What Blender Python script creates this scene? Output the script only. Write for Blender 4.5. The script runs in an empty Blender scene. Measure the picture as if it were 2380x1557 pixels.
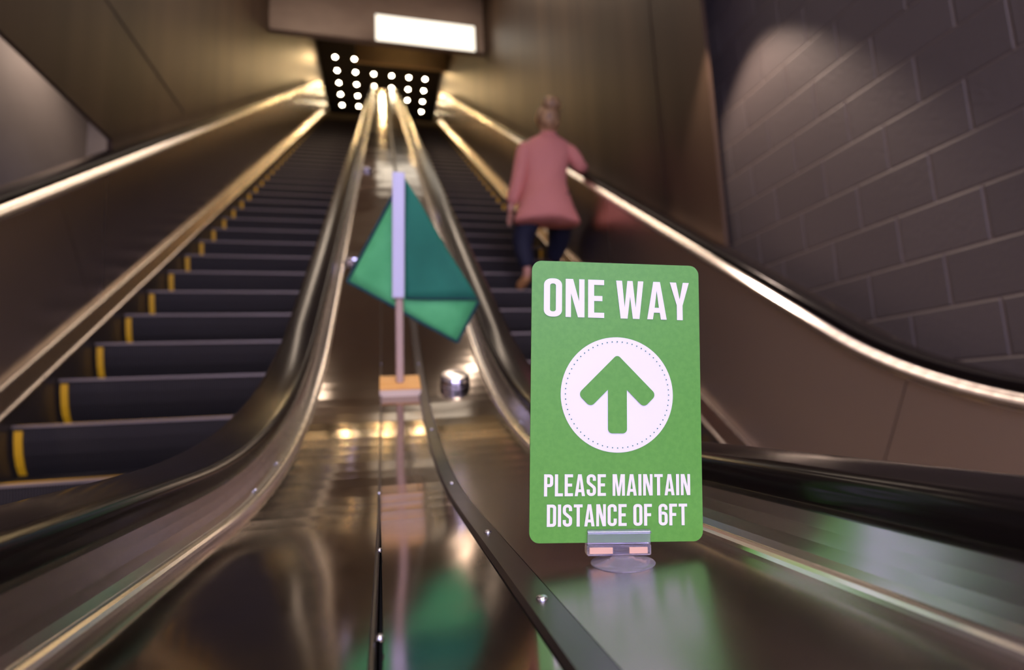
import bpy, bmesh, math, random
from mathutils import Vector, Matrix
from mathutils.geometry import tessellate_polygon
random.seed(4)
# ---------------------------------------------------------------- units
S = 1.18          # metres per drawing unit (u); the camera is at the drawing origin
ZC = 0.767 * S    # height of the camera above the lower landing
AL = math.radians(35)
def W(x, y, z): return Vector((x * S, y * S, z * S + ZC))
sc = bpy.context.scene
C = sc.collection
# ---------------------------------------------------------------- camera
F_PX = 1214.6
cam_d = bpy.data.cameras.new('camera')
cam = bpy.data.objects.new('camera', cam_d); C.objects.link(cam)
yw, pt, rl = [math.radians(a) for a in (13.69, 7.35, -2.615)]
fw = Vector((math.sin(yw) * math.cos(pt), math.cos(yw) * math.cos(pt), math.sin(pt)))
rt = Vector((math.cos(yw), -math.sin(yw), 0)); up = rt.cross(fw)
rt2 = math.cos(rl) * rt + math.sin(rl) * up
up2 = -math.sin(rl) * rt + math.cos(rl) * up
M = Matrix((rt2, up2, -fw)).transposed().to_4x4()
M.translation = W(0, 0, 0)
cam.matrix_world = M
cam_d.sensor_fit = 'HORIZONTAL'; cam_d.sensor_width = 36.0
cam_d.lens = F_PX / 2380 * 36.0
cam_d.clip_start = 0.01; cam_d.clip_end = 200
cam_d.dof.use_dof = True
cam_d.dof.focus_distance = 0.348 * S
cam_d.dof.aperture_fstop = 3.5
sc.camera = cam
# ---------------------------------------------------------------- world, exposure
wd = bpy.data.worlds.new('world'); sc.world = wd; wd.use_nodes = True
wd.node_tree.nodes['Background'].inputs[0].default_value = (0.55, 0.5, 0.6, 1)
wd.node_tree.nodes['Background'].inputs[1].default_value = 0.02
vs = sc.view_settings
vs.view_transform = 'Standard'; vs.look = 'None'; vs.gamma = 1.0; vs.use_curve_mapping = False
vs.exposure = 0.0
# ---------------------------------------------------------------- lamps
def area(name, loc, aim, sx, sy, power, col, spread=180):
    l = bpy.data.lights.new(name, 'AREA'); l.shape = 'RECTANGLE'; l.size = sx * S; l.size_y = sy * S
    l.energy = power; l.color = col; l.spread = math.radians(spread)
    o = bpy.data.objects.new(name, l); C.objects.link(o); o.location = W(*loc)
    o.rotation_euler = (W(*aim) - W(*loc)).to_track_quat('-Z', 'Y').to_euler()
    return o
def spot(name, loc, aim, power, col, deg, blend, rad=0.04):
    l = bpy.data.lights.new(name, 'SPOT'); l.energy = power; l.color = col
    l.spot_size = math.radians(deg); l.spot_blend = blend; l.shadow_soft_size = rad
    o = bpy.data.objects.new(name, l); C.objects.link(o); o.location = W(*loc)
    o.rotation_euler = (W(*aim) - W(*loc)).to_track_quat('-Z', 'Y').to_euler()
    return o
WARM = (1.0, 0.80, 0.62); GOLD = (1.0, 0.66, 0.29); PINK = (1.0, 0.76, 0.62)
# lower hall: ceiling lights behind and above the foot of the escalators
# (their glowing diffusers are built with the fixtures below)
HALL_GLOW = 17.0; EMITTER_GLOW = 8.5; SHAFT_GLOW = 16.0; PANEL_GLOW = 1.8
# wall washer over the block wall and one over the plaster wall on the left
spot('wall_washer_light', (1.45, 1.95, 2.09), (1.46, 1.93, 0), 125, PINK, 73, 0.5, 0.02)
spot('wall_washer_light', (-2.0, 0.7, 2.85), (-2.15, 0.7, 0), 420, PINK, 90, 0.9, 0.05)
spot('wall_washer_light', (-2.0, -0.7, 2.85), (-2.15, -0.7, 0), 420, PINK, 90, 0.9, 0.05)
spot('wall_washer_light', (-2.0, 4.0, 2.86), (-2.0, 4.0, 0), 40, PINK, 165, 1.0, 0.06)
# ---------------------------------------------------------------- materials
def mat(name, base, rough=0.5, metal=0.0, **k):
    m = bpy.data.materials.new(name); m.use_nodes = True
    b = m.node_tree.nodes['Principled BSDF']
    b.inputs['Base Color'].default_value = (*base, 1); b.inputs['Roughness'].default_value = rough
    b.inputs['Metallic'].default_value = metal
    for a, v in k.items(): b.inputs[a.replace('_', ' ')].default_value = v
    return m
def nn(m, t, **k):
    n = m.node_tree.nodes.new(t)
    for a, v in k.items(): setattr(n, a, v)
    return n
def lk(m, a, b): m.node_tree.links.new(a, b)
def bsdf(m): return m.node_tree.nodes['Principled BSDF']
def coords(m, scale=(1, 1, 1)):
    t = nn(m, 'ShaderNodeTexCoord'); g = nn(m, 'ShaderNodeNewGeometry')
    mp = nn(m, 'ShaderNodeMapping'); mp.inputs['Scale'].default_value = scale
    lk(m, g.outputs['Position'], mp.inputs['Vector']); return mp.outputs['Vector']
def noise_bump(m, scale, strength, dist, detail=2.0, vscale=(1, 1, 1)):
    n = nn(m, 'ShaderNodeTexNoise'); n.inputs['Scale'].default_value = scale; n.inputs['Detail'].default_value = detail
    lk(m, coords(m, vscale), n.inputs['Vector'])
    b = nn(m, 'ShaderNodeBump'); b.inputs['Strength'].default_value = strength; b.inputs['Distance'].default_value = dist
    lk(m, n.outputs['Fac'], b.inputs['Height']); lk(m, b.outputs['Normal'], bsdf(m).inputs['Normal']); return n, b
def noise_color(m, scale, c1, c2, vscale=(1, 1, 1), lo=0.35, hi=0.65, detail=3.0):
    n = nn(m, 'ShaderNodeTexNoise'); n.inputs['Scale'].default_value = scale; n.inputs['Detail'].default_value = detail
    lk(m, coords(m, vscale), n.inputs['Vector'])
    r = nn(m, 'ShaderNodeValToRGB'); r.color_ramp.elements[0].color = (*c1, 1); r.color_ramp.elements[1].color = (*c2, 1)
    r.color_ramp.elements[0].position = lo; r.color_ramp.elements[1].position = hi
    lk(m, n.outputs['Fac'], r.inputs['Fac']); lk(m, r.outputs['Color'], bsdf(m).inputs['Base Color']); return r
def noise_rough(m, scale, a, b_, vscale=(1, 1, 1)):
    n = nn(m, 'ShaderNodeTexNoise'); n.inputs['Scale'].default_value = scale
    lk(m, coords(m, vscale), n.inputs['Vector'])
    r = nn(m, 'ShaderNodeMapRange'); r.inputs['To Min'].default_value = a; r.inputs['To Max'].default_value = b_
    lk(m, n.outputs['Fac'], r.inputs['Value']); lk(m, r.outputs['Result'], bsdf(m).inputs['Roughness'])
def emit(name, col, st):
    m = mat(name, (0, 0, 0)); b = bsdf(m)
    b.inputs['Emission Color'].default_value = (*col, 1); b.inputs['Emission Strength'].default_value = st; return m

m_deck = mat('deck_steel', (0.48, 0.41, 0.36), 0.12, 1.0)
noise_bump(m_deck, 4.0, 0.55, 0.012, 1.0, (1, 0.8, 0.8)); noise_rough(m_deck, 30, 0.08, 0.15)
m_deck2 = mat('brushed_deck_steel', (0.40, 0.345, 0.31), 0.22, 1.0)
noise_bump(m_deck2, 4.0, 0.35, 0.010, 1.0, (1, 0.8, 0.8)); # the foot of this panel is scuffed to a satin finish
_g2 = nn(m_deck2, 'ShaderNodeNewGeometry'); _s2 = nn(m_deck2, 'ShaderNodeSeparateXYZ'); lk(m_deck2, _g2.outputs['Position'], _s2.inputs[0])
_r2 = nn(m_deck2, 'ShaderNodeMapRange'); _r2.inputs['From Min'].default_value = 0.62 * S; _r2.inputs['From Max'].default_value = 0.95 * S
_r2.inputs['To Min'].default_value = 0.27; _r2.inputs['To Max'].default_value = 0.12
lk(m_deck2, _s2.outputs['Y'], _r2.inputs['Value']); lk(m_deck2, _r2.outputs['Result'], bsdf(m_deck2).inputs['Roughness'])
m_strip = mat('seam_strip_steel', (0.16, 0.14, 0.145), 0.34, 1.0)
m_trim = mat('trim_steel', (0.92, 0.86, 0.80), 0.25, 1.0)
m_cove = mat('cove_steel', (0.52, 0.50, 0.50), 0.24, 1.0)
m_panel = mat('brushed_panel_steel', (0.70, 0.58, 0.47), 0.40, 1.0)
# satin at the foot, more polished further up
_g3 = nn(m_panel, 'ShaderNodeNewGeometry'); _s3 = nn(m_panel, 'ShaderNodeSeparateXYZ'); lk(m_panel, _g3.outputs['Position'], _s3.inputs[0])
_r3 = nn(m_panel, 'ShaderNodeMapRange'); _r3.interpolation_type = 'SMOOTHSTEP'; _r3.inputs['From Min'].default_value = 1.2 * S; _r3.inputs['From Max'].default_value = 3.4 * S
_r3.inputs['To Min'].default_value = 0.55; _r3.inputs['To Max'].default_value = 0.24
lk(m_panel, _s3.outputs['Y'], _r3.inputs['Value']); lk(m_panel, _r3.outputs['Result'], bsdf(m_panel).inputs['Roughness'])
m_skirt = mat('skirt_steel', (0.10, 0.09, 0.09), 0.38, 0.6)
m_rubber = mat('handrail_rubber', (0.008, 0.006, 0.006), 0.19, 0.0, Specular_IOR_Level=0.24)
m_tread = mat('step_aluminium', (0.040, 0.037, 0.036), 0.5, 0.5)
_cr = nn(m_tread, 'ShaderNodeValToRGB'); _cr.color_ramp.elements[0].color = (0.016, 0.015, 0.014, 1); _cr.color_ramp.elements[1].color = (0.062, 0.056, 0.053, 1)
_w = nn(m_tread, 'ShaderNodeTexWave'); _w.wave_type = 'BANDS'; _w.bands_direction = 'X'; _w.inputs['Scale'].default_value = 32
lk(m_tread, coords(m_tread), _w.inputs['Vector'])
lk(m_tread, _w.outputs['Fac'], _cr.inputs['Fac']); lk(m_tread, _cr.outputs['Color'], bsdf(m_tread).inputs['Base Color'])
_b = nn(m_tread, 'ShaderNodeBump'); _b.inputs['Strength'].default_value = 0.9; _b.inputs['Distance'].default_value = 0.004
lk(m_tread, _w.outputs['Fac'], _b.inputs['Height']); lk(m_tread, _b.outputs['Normal'], bsdf(m_tread).inputs['Normal'])
m_nose_lit = mat('lit_nose_aluminium', (0.24, 0.20, 0.17), 0.5, 0.5)  # paler colour paints in the light caught on the tread edge
m_yellow = mat('yellow_paint', (0.75, 0.42, 0.01), 0.5)
m_screw = mat('screw_steel', (0.7, 0.7, 0.75), 0.2, 1.0)
m_bronze = mat('bronze_wall_panel', (0.22, 0.15, 0.085), 0.48, 0.45)
noise_color(m_bronze, 1.0, (0.050, 0.029, 0.018), (0.106, 0.066, 0.041), (1, 2.6, 0.12), 0.3, 0.7)
m_grey = mat('grey_plaster', (0.33, 0.30, 0.28), 0.7)
noise_color(m_grey, 2.0, (0.31, 0.28, 0.26), (0.35, 0.32, 0.30))
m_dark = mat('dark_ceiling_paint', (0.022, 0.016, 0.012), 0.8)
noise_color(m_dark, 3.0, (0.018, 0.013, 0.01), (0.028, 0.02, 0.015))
m_bulk = mat('taupe_bulkhead_paint', (0.30, 0.22, 0.18), 0.6)
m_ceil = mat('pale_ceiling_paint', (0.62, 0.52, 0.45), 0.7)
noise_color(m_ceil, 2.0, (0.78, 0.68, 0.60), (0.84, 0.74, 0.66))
noise_color(m_bulk, 1.5, (0.42, 0.33, 0.29), (0.50, 0.40, 0.35), (1, 1, 2))
m_tan = mat('tan_header_paint', (0.22, 0.15, 0.08), 0.6)
noise_color(m_tan, 2.0, (0.60, 0.44, 0.27), (0.70, 0.52, 0.32))
m_floor = mat('terrazzo_floor', (0.12, 0.11, 0.10), 0.3)
noise_color(m_floor, 60, (0.08, 0.075, 0.07), (0.2, 0.18, 0.17))
m_lamp = emit('downlight_glow', (1.0, 0.86, 0.58), 90)
m_panelglow = emit('panel_glow', (1.0, 0.90, 0.74), PANEL_GLOW)
m_hallglow = emit('hall_lamp_glow', (1.0, 0.84, 0.68), HALL_GLOW)
m_shaftglow = emit('shaft_lamp_glow', (1.0, 0.80, 0.62), SHAFT_GLOW)
m_emitterglow = emit('hall_emitter_glow', (0.60, 0.57, 1.0), EMITTER_GLOW)
# block wall
m_block = mat('painted_block', (0.25, 0.2, 0.19), 0.55)
_g = nn(m_block, 'ShaderNodeNewGeometry'); _s = nn(m_block, 'ShaderNodeSeparateXYZ'); lk(m_block, _g.outputs['Position'], _s.inputs[0])
_c = nn(m_block, 'ShaderNodeCombineXYZ')
BW, BH = 0.273 * S, 0.1724 * S
def _mth(op, a, v):
    n = nn(m_block, 'ShaderNodeMath', operation=op); lk(m_block, a, n.inputs[0]); n.inputs[1].default_value = v; return n.outputs[0]
lk(m_block, _mth('SUBTRACT', _s.outputs['Y'], 1.4 * S - 20 * BW), _c.inputs['X'])
lk(m_block, _mth('SUBTRACT', _s.outputs['Z'], 0.068 * S + ZC - 20 * BH - BH), _c.inputs['Y'])
_br = nn(m_block, 'ShaderNodeTexBrick'); lk(m_block, _c.outputs[0], _br.inputs['Vector'])
_br.offset = 0.5; _br.offset_frequency = 2
for a, v in (('Scale', 1.0), ('Brick Width', BW), ('Row Height', BH), ('Mortar Size', 0.007), ('Mortar Smooth', 0.6), ('Bias', 0.0)): _br.inputs[a].default_value = v
_br.inputs['Color1'].default_value = (0.085, 0.070, 0.068, 1); _br.inputs['Color2'].default_value = (0.10, 0.083, 0.08, 1); _br.inputs['Mortar'].default_value = (0.15, 0.118, 0.108, 1)
lk(m_block, _br.outputs['Color'], bsdf(m_block).inputs['Base Color'])
_nz = nn(m_block, 'ShaderNodeTexNoise'); _nz.inputs['Scale'].default_value = 45; lk(m_block, coords(m_block), _nz.inputs['Vector'])
_m2 = nn(m_block, 'ShaderNodeMath', operation='MULTIPLY_ADD'); lk(m_block, _br.outputs['Fac'], _m2.inputs[0]); _m2.inputs[1].default_value = -1.0
_m3 = nn(m_block, 'ShaderNodeMath', operation='MULTIPLY'); lk(m_block, _nz.outputs['Fac'], _m3.inputs[0]); _m3.inputs[1].default_value = 0.12
lk(m_block, _m3.outputs[0], _m2.inputs[2])
_bb = nn(m_block, 'ShaderNodeBump'); _bb.inputs['Strength'].default_value = 1.0; _bb.inputs['Distance'].default_value = 0.014
lk(m_block, _m2.outputs[0], _bb.inputs['Height']); lk(m_block, _bb.outputs['Normal'], bsdf(m_block).inputs['Normal'])
# small things
m_green = mat('sign_green_print', (0.115, 0.33, 0.055), 0.45)
noise_color(m_green, 260, (0.105, 0.36, 0.042), (0.125, 0.40, 0.05))
m_white = mat('sign_white_print', (0.93, 0.92, 1.0), 0.45)
m_teal = mat('sign_dot_print', (0.03, 0.2, 0.15), 0.5)
m_clear = mat('clear_plastic', (0.92, 0.88, 1.0), 0.07, 0.0, Transmission_Weight=0.96, IOR=1.46)
m_pad = mat('peach_tape', (0.85, 0.52, 0.36), 0.5)
m_cup = mat('soft_clear_vinyl', (0.86, 0.80, 1.0), 0.16, 0.0, Transmission_Weight=0.78, IOR=1.42)
m_felt = mat('felt_green', (0.045, 0.30, 0.16), 0.8)
noise_color(m_felt, 9, (0.06, 0.36, 0.12), (0.105, 0.49, 0.18))
m_felt2 = mat('felt_teal', (0.008, 0.115, 0.085), 0.8)
noise_color(m_felt2, 9, (0.009, 0.145, 0.09), (0.013, 0.18, 0.11))
m_hem = mat('hem_dark', (0.004, 0.045, 0.05), 0.8)
m_sleeve = mat('white_sleeve', (0.62, 0.62, 0.78), 0.4)
m_dowel = mat('dowel_wood', (0.50, 0.36, 0.29), 0.6)
m_board = mat('pine_board', (0.72, 0.36, 0.08), 0.5)
noise_color(m_board, 8, (0.98, 0.56, 0.18), (0.85, 0.42, 0.10), (1, 6, 1))
m_bside = mat('pine_side', (0.74, 0.60, 0.45), 0.6)
m_chrome = mat('knob_chrome', (0.75, 0.72, 0.74), 0.12, 1.0)
m_skin = mat('skin', (0.55, 0.27, 0.18), 0.5)
m_hair = mat('hair', (0.20, 0.095, 0.035), 0.5)
noise_color(m_hair, 30, (0.14, 0.07, 0.028), (0.58, 0.36, 0.16), (1, 1, 0.4))
m_jack = mat('jacket_cloth', (0.70, 0.26, 0.20), 0.75)
noise_bump(m_jack, 9, 0.6, 0.03)
m_trou = mat('trouser_cloth', (0.006, 0.008, 0.025), 0.75)
m_shoe = mat('shoe_tan', (0.45, 0.22, 0.08), 0.5)
# ---------------------------------------------------------------- object helpers
def wpos(o):
    v = Vector((0, 0, 0))
    while o: v += o.location; o = o.parent
    return v
def obj(name, bm, m, parent=None, loc=None, smooth=False, label=None, fix=True):
    """bm is in world metres; the object's origin is put at loc (top level) or at the parent's."""
    if fix: bmesh.ops.recalc_face_normals(bm, faces=bm.faces)
    base = wpos(parent) if parent else Vector((0, 0, 0))
    if loc is not None: o_loc = Vector(loc) - base
    elif parent is None and len(bm.verts):
        xs = [v.co for v in bm.verts]
        o_loc = Vector(((min(c.x for c in xs) + max(c.x for c in xs)) / 2, (min(c.y for c in xs) + max(c.y for c in xs)) / 2, min(c.z for c in xs)))
    else: o_loc = Vector((0, 0, 0))
    for v in bm.verts: v.co -= base + o_loc
    me = bpy.data.meshes.new(name); bm.to_mesh(me); bm.free()
    if smooth:
        for p in me.polygons: p.use_smooth = True
    me.materials.append(m)
    o = bpy.data.objects.new(name, me); C.objects.link(o); o.location = o_loc
    if parent: o.parent = parent
    if label: o['label'] = label
    return o
def thing(name, label, cat, loc, group=None):
    o = bpy.data.objects.new(name, None); C.objects.link(o); o.location = loc
    o['label'] = label; o['category'] = cat
    if group: o['group'] = group
    return o
def struct(name, bm, m, smooth=False):
    o = obj(name, bm, m, smooth=smooth); o['kind'] = 'structure'; return o
def box(bm, a, b):
    """a, b: opposite corners in u"""
    a = W(*a); b = W(*b)
    vs_ = [bm.verts.new((x, y, z)) for z in (a.z, b.z) for y in (a.y, b.y) for x in (a.x, b.x)]
    for f in ((0, 1, 3, 2), (4, 5, 7, 6), (0, 1, 5, 4), (2, 3, 7, 6), (0, 2, 6, 4), (1, 3, 7, 5)):
        bm.faces.new([vs_[i] for i in f])
def NB(): return bmesh.new()
def extr_poly(bm, pts_a, pts_b):
    A = [bm.verts.new(p) for p in pts_a]; B = [bm.verts.new(p) for p in pts_b]; n = len(A)
    bm.faces.new(A); bm.faces.new(B[::-1])
    for i in range(n): bm.faces.new((A[i], A[(i + 1) % n], B[(i + 1) % n], B[i]))
def frame(ax):
    ax = ax.normalized(); t = Vector((0, 0, 1)) if abs(ax.z) < 0.9 else Vector((1, 0, 0))
    u = ax.cross(t).normalized(); return u, ax.cross(u).normalized()
def lathe(bm, base, ax, prof, n=32):
    """prof: list of (radius, height) in metres along ax from base"""
    u, v = frame(ax); ax = ax.normalized(); rings = []
    for r, h in prof:
        if r < 1e-6: rings.append([bm.verts.new(base + ax * h)])
        else: rings.append([bm.verts.new(base + ax * h + (u * math.cos(2 * math.pi * i / n) + v * math.sin(2 * math.pi * i / n)) * r) for i in range(n)])
    for a, b in zip(rings, rings[1:]):
        for i in range(n):
            j = (i + 1) % n
            if len(a) == 1 and len(b) == 1: continue
            if len(a) == 1: bm.faces.new((a[0], b[i], b[j]))
            elif len(b) == 1: bm.faces.new((a[i], a[j], b[0]))
            else: bm.faces.new((a[i], a[j], b[j], b[i]))
    if len(rings[0]) > 1: bm.faces.new(rings[0][::-1])
    if len(rings[-1]) > 1: bm.faces.new(rings[-1])
# ---------------------------------------------------------------- escalator path (handrail top, in the Y-Z plane, u)
K1Y, K1Z, R1 = 0.979, -0.047, 1.43
TA = math.tan(AL / 2)
Y0 = K1Y - R1 * TA; A1 = R1 * AL
P1 = (K1Y + R1 * TA * math.cos(AL), K1Z + R1 * TA * math.sin(AL))
K2Y = 12.3; K2Z = -0.7325 + math.tan(AL) * K2Y; R2 = 3.0
P2 = (K2Y - R2 * TA * math.cos(AL), K2Z - R2 * TA * math.sin(AL))
LI = (P2[0] - P1[0]) / math.cos(AL)
S2 = A1 + LI; S3 = S2 + R2 * AL; S4 = S3 + 1.6
SN = -1.45; RN = 0.30        # newel
def path(s):
    if s < SN:
        a = (SN - s) / RN
        return (Y0 + SN - RN * math.sin(a), K1Z - RN + RN * math.cos(a), a)
    if s < 0: return (Y0 + s, K1Z, 0.0)
    if s < A1:
        a = s / R1; return (Y0 + R1 * math.sin(a), K1Z + R1 * (1 - math.cos(a)), a)
    if s < S2:
        d = s - A1; return (P1[0] + d * math.cos(AL), P1[1] + d * math.sin(AL), AL)
    if s < S3:
        a = AL - (s - S2) / R2
        return (P2[0] + R2 * (math.sin(AL) - math.sin(a)), P2[1] + R2 * (math.cos(a) - math.cos(AL)), a)
    d = s - S3; y = P2[0] + R2 * math.sin(AL); z = P2[1] + R2 * (1 - math.cos(AL)); return (y + d, z, 0.0)
def pt_on(s, x, h):
    y, z, a = path(s); return W(x, y - math.sin(a) * h, z + math.cos(a) * h)
def samples(s0, s1, newel=False, step=0.0):
    ss = {s0, s1}
    for a, b, n in ((0, A1, 22), (S2, S3, 14)):
        for i in range(n + 1):
            s = a + (b - a) * i / n
            if s0 < s < s1: ss.add(s)
    if s0 < SN:
        for i in range(25):
            s = s0 + (SN - s0) * i / 24; ss.add(s)
    if step:
        k = s0
        while k < s1: ss.add(k); k += step
    return sorted(ss)
def drift(x, s):
    # the thin left seam wanders slightly to the right on the level part of the deck
    if not -0.02 < x < 0: return x
    y = path(s)[0]
    for (ya, da), (yb, db) in (((-9, .0085), (0.2, .0082)), ((0.2, .0082), (0.4, .0055)), ((0.4, .0055), (0.64, .0018)), ((0.64, .0018), (1.2, 0.0))):
        if ya <= y < yb: return x + da + (db - da) * (y - ya) / (yb - ya)
    return x
def sweep(bm, prof, s0, s1, sx=1, step=0.0):
    """prof: closed list of (x, h)"""
    rings = [[bm.verts.new(pt_on(s, drift(sx * x, s), h)) for x, h in prof] for s in samples(s0, s1, step=step)]
    n = len(prof)
    for a, b in zip(rings, rings[1:]):
        for i in range(n): bm.faces.new((a[i], a[(i + 1) % n], b[(i + 1) % n], b[i]))
    bm.faces.new(rings[0]); bm.faces.new(rings[-1][::-1])
def arc(cx, cy, r, a0, a1, n):
    return [(cx + r * math.cos(math.radians(a0 + (a1 - a0) * i / n)), cy + r * math.sin(math.radians(a0 + (a1 - a0) * i / n))) for i in range(n + 1)]
def rail_prof(xi, xo, top=0.0, th=0.027, r=0.0125):
    x0, x1 = min(xi, xo), max(xi, xo)
    crown = [(x0 + r + (x1 - x0 - 2 * r) * t, top + 0.0025 * math.sin(math.pi * t)) for t in (0.75, 0.5, 0.25)]
    return arc(x1 - r, top - r, r, 0, 90, 6) + crown + arc(x0 + r, top - r, r, 90, 180, 6) + arc(x0 + r * .7, top - th + r * .7, r * .7, 180, 270, 4) + arc(x1 - r * .7, top - th + r * .7, r * .7, 270, 360, 4)
def dome(bm, s, x, h, r, tall):
    y, z, a = path(s); ax = Vector((0, -math.sin(a), math.cos(a)))
    R_ = r * S; T_ = tall * S
    lathe(bm, pt_on(s, x, h), ax, [(R_, -0.001), (R_, T_ * .25), (R_ * .85, T_ * .7), (R_ * .5, T_ * .95), (0, T_)], 16)
# ---------------------------------------------------------------- setting
b = NB(); box(b, (-2.6, -4.2, -0.90), (2.0, 1.2, -0.769)); struct('floor', b, m_floor)
b = NB(); box(b, (1.75, -4.2, -0.767), (2.0, 5.0, 2.9)); struct('wall_right', b, m_block)
# upper right wall of the shaft, from its vertical edge onwards, follows the escalator below
def shaft_wall(name, x0, x1, poly, m):
    b = NB(); extr_poly(b, [W(x0, y, z) for y, z in poly], [W(x1, y, z) for y, z in poly]); return struct(name, b, m)
def rz(y): return -0.7325 + math.tan(AL) * y
shaft_wall('wall_right_upper', 1.6, 1.625, [(2.14, rz(2.14) - 0.2), (12.3, rz(12.3) - 0.2), (14.5, rz(12.3) - 0.2), (14.5, 11), (7, 9), (2.14, 3.2)], m_bronze)
shaft_wall('wall_left_upper', -1.6, -1.625, [(-4.2, 1.69), (3.46, 1.69), (3.46, rz(3.46) - 0.2), (12.3, rz(12.3) - 0.2), (14.5, rz(12.3) - 0.2), (14.5, 11), (7, 9), (2.14, 3.2), (-4.2, 3.2)], m_bronze)
for nm, poly, x in (('trim_1', ((-4.2, 2.505), (9.4, 2.505), (9.4, 2.492), (-4.2, 2.492)), -1.601),):
    pass
b = NB(); box(b, (-1.605, -4.2, 2.492), (-1.598, 4.55, 2.510)); struct('trim_1', b, m_dark)
b = NB(); box(b, (1.597, 2.62, 1.06), (1.603, 2.628, 3.6)); struct('trim_2', b, m_bronze)
b = NB(); box(b, (-2.6, -4.2, -0.767), (-2.4, 4.8, 3.0)); struct('wall_left', b, m_grey)
b = NB(); box(b, (-2.6, 4.8, -0.767), (-1.626, 4.95, 3.0)); struct('wall_left_return', b, m_grey)
b = NB(); box(b, (-2.6, -4.4, -0.9), (2.0, -4.2, 3.0)); struct('wall_back', b, m_grey)
b = NB(); box(b, (-2.6, -4.4, 2.9), (2.0, 2.14, 3.0)); struct('ceiling', b, m_ceil)
b = NB(); box(b, (-2.6, 2.14, 2.9), (-1.626, 4.95, 3.0)); struct('ceiling_left', b, m_grey)
b = NB(); extr_poly(b, [W(-1.6, y, z) for y, z in ((2.14, 2.95), (7.9, 6.98), (7.9, 7.1), (2.14, 3.07))], [W(1.6, y, z) for y, z in ((2.14, 2.95), (7.9, 6.98), (7.9, 7.1), (2.14, 3.07))]); struct('ceiling_slope', b, m_ceil)
b = NB(); box(b, (-1.6, 7.6, 5.60), (1.6, 7.72, 7.1)); struct('ceiling_bulkhead', b, m_bulk)
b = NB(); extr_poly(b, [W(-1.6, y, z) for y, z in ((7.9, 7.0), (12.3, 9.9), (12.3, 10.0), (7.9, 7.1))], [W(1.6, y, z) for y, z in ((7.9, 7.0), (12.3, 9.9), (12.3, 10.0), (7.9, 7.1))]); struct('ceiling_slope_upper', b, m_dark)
b = NB(); box(b, (-0.62, 12.25, 8.42), (1.6, 12.33, 9.0)); struct('ceiling_header', b, m_tan)
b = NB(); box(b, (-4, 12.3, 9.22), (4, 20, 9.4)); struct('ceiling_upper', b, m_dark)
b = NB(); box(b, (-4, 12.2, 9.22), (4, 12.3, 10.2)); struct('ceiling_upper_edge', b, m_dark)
b = NB(); box(b, (-4, 20, 6), (4, 20.2, 9.4)); struct('wall_front', b, m_dark)
FT = path(S3 + .1)[1] - 0.72
b = NB(); box(b, (-4, path(S3)[0] + 0.2, FT - 0.15), (4, 20, FT - 0.002)); struct('floor_upper', b, m_floor)
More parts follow.
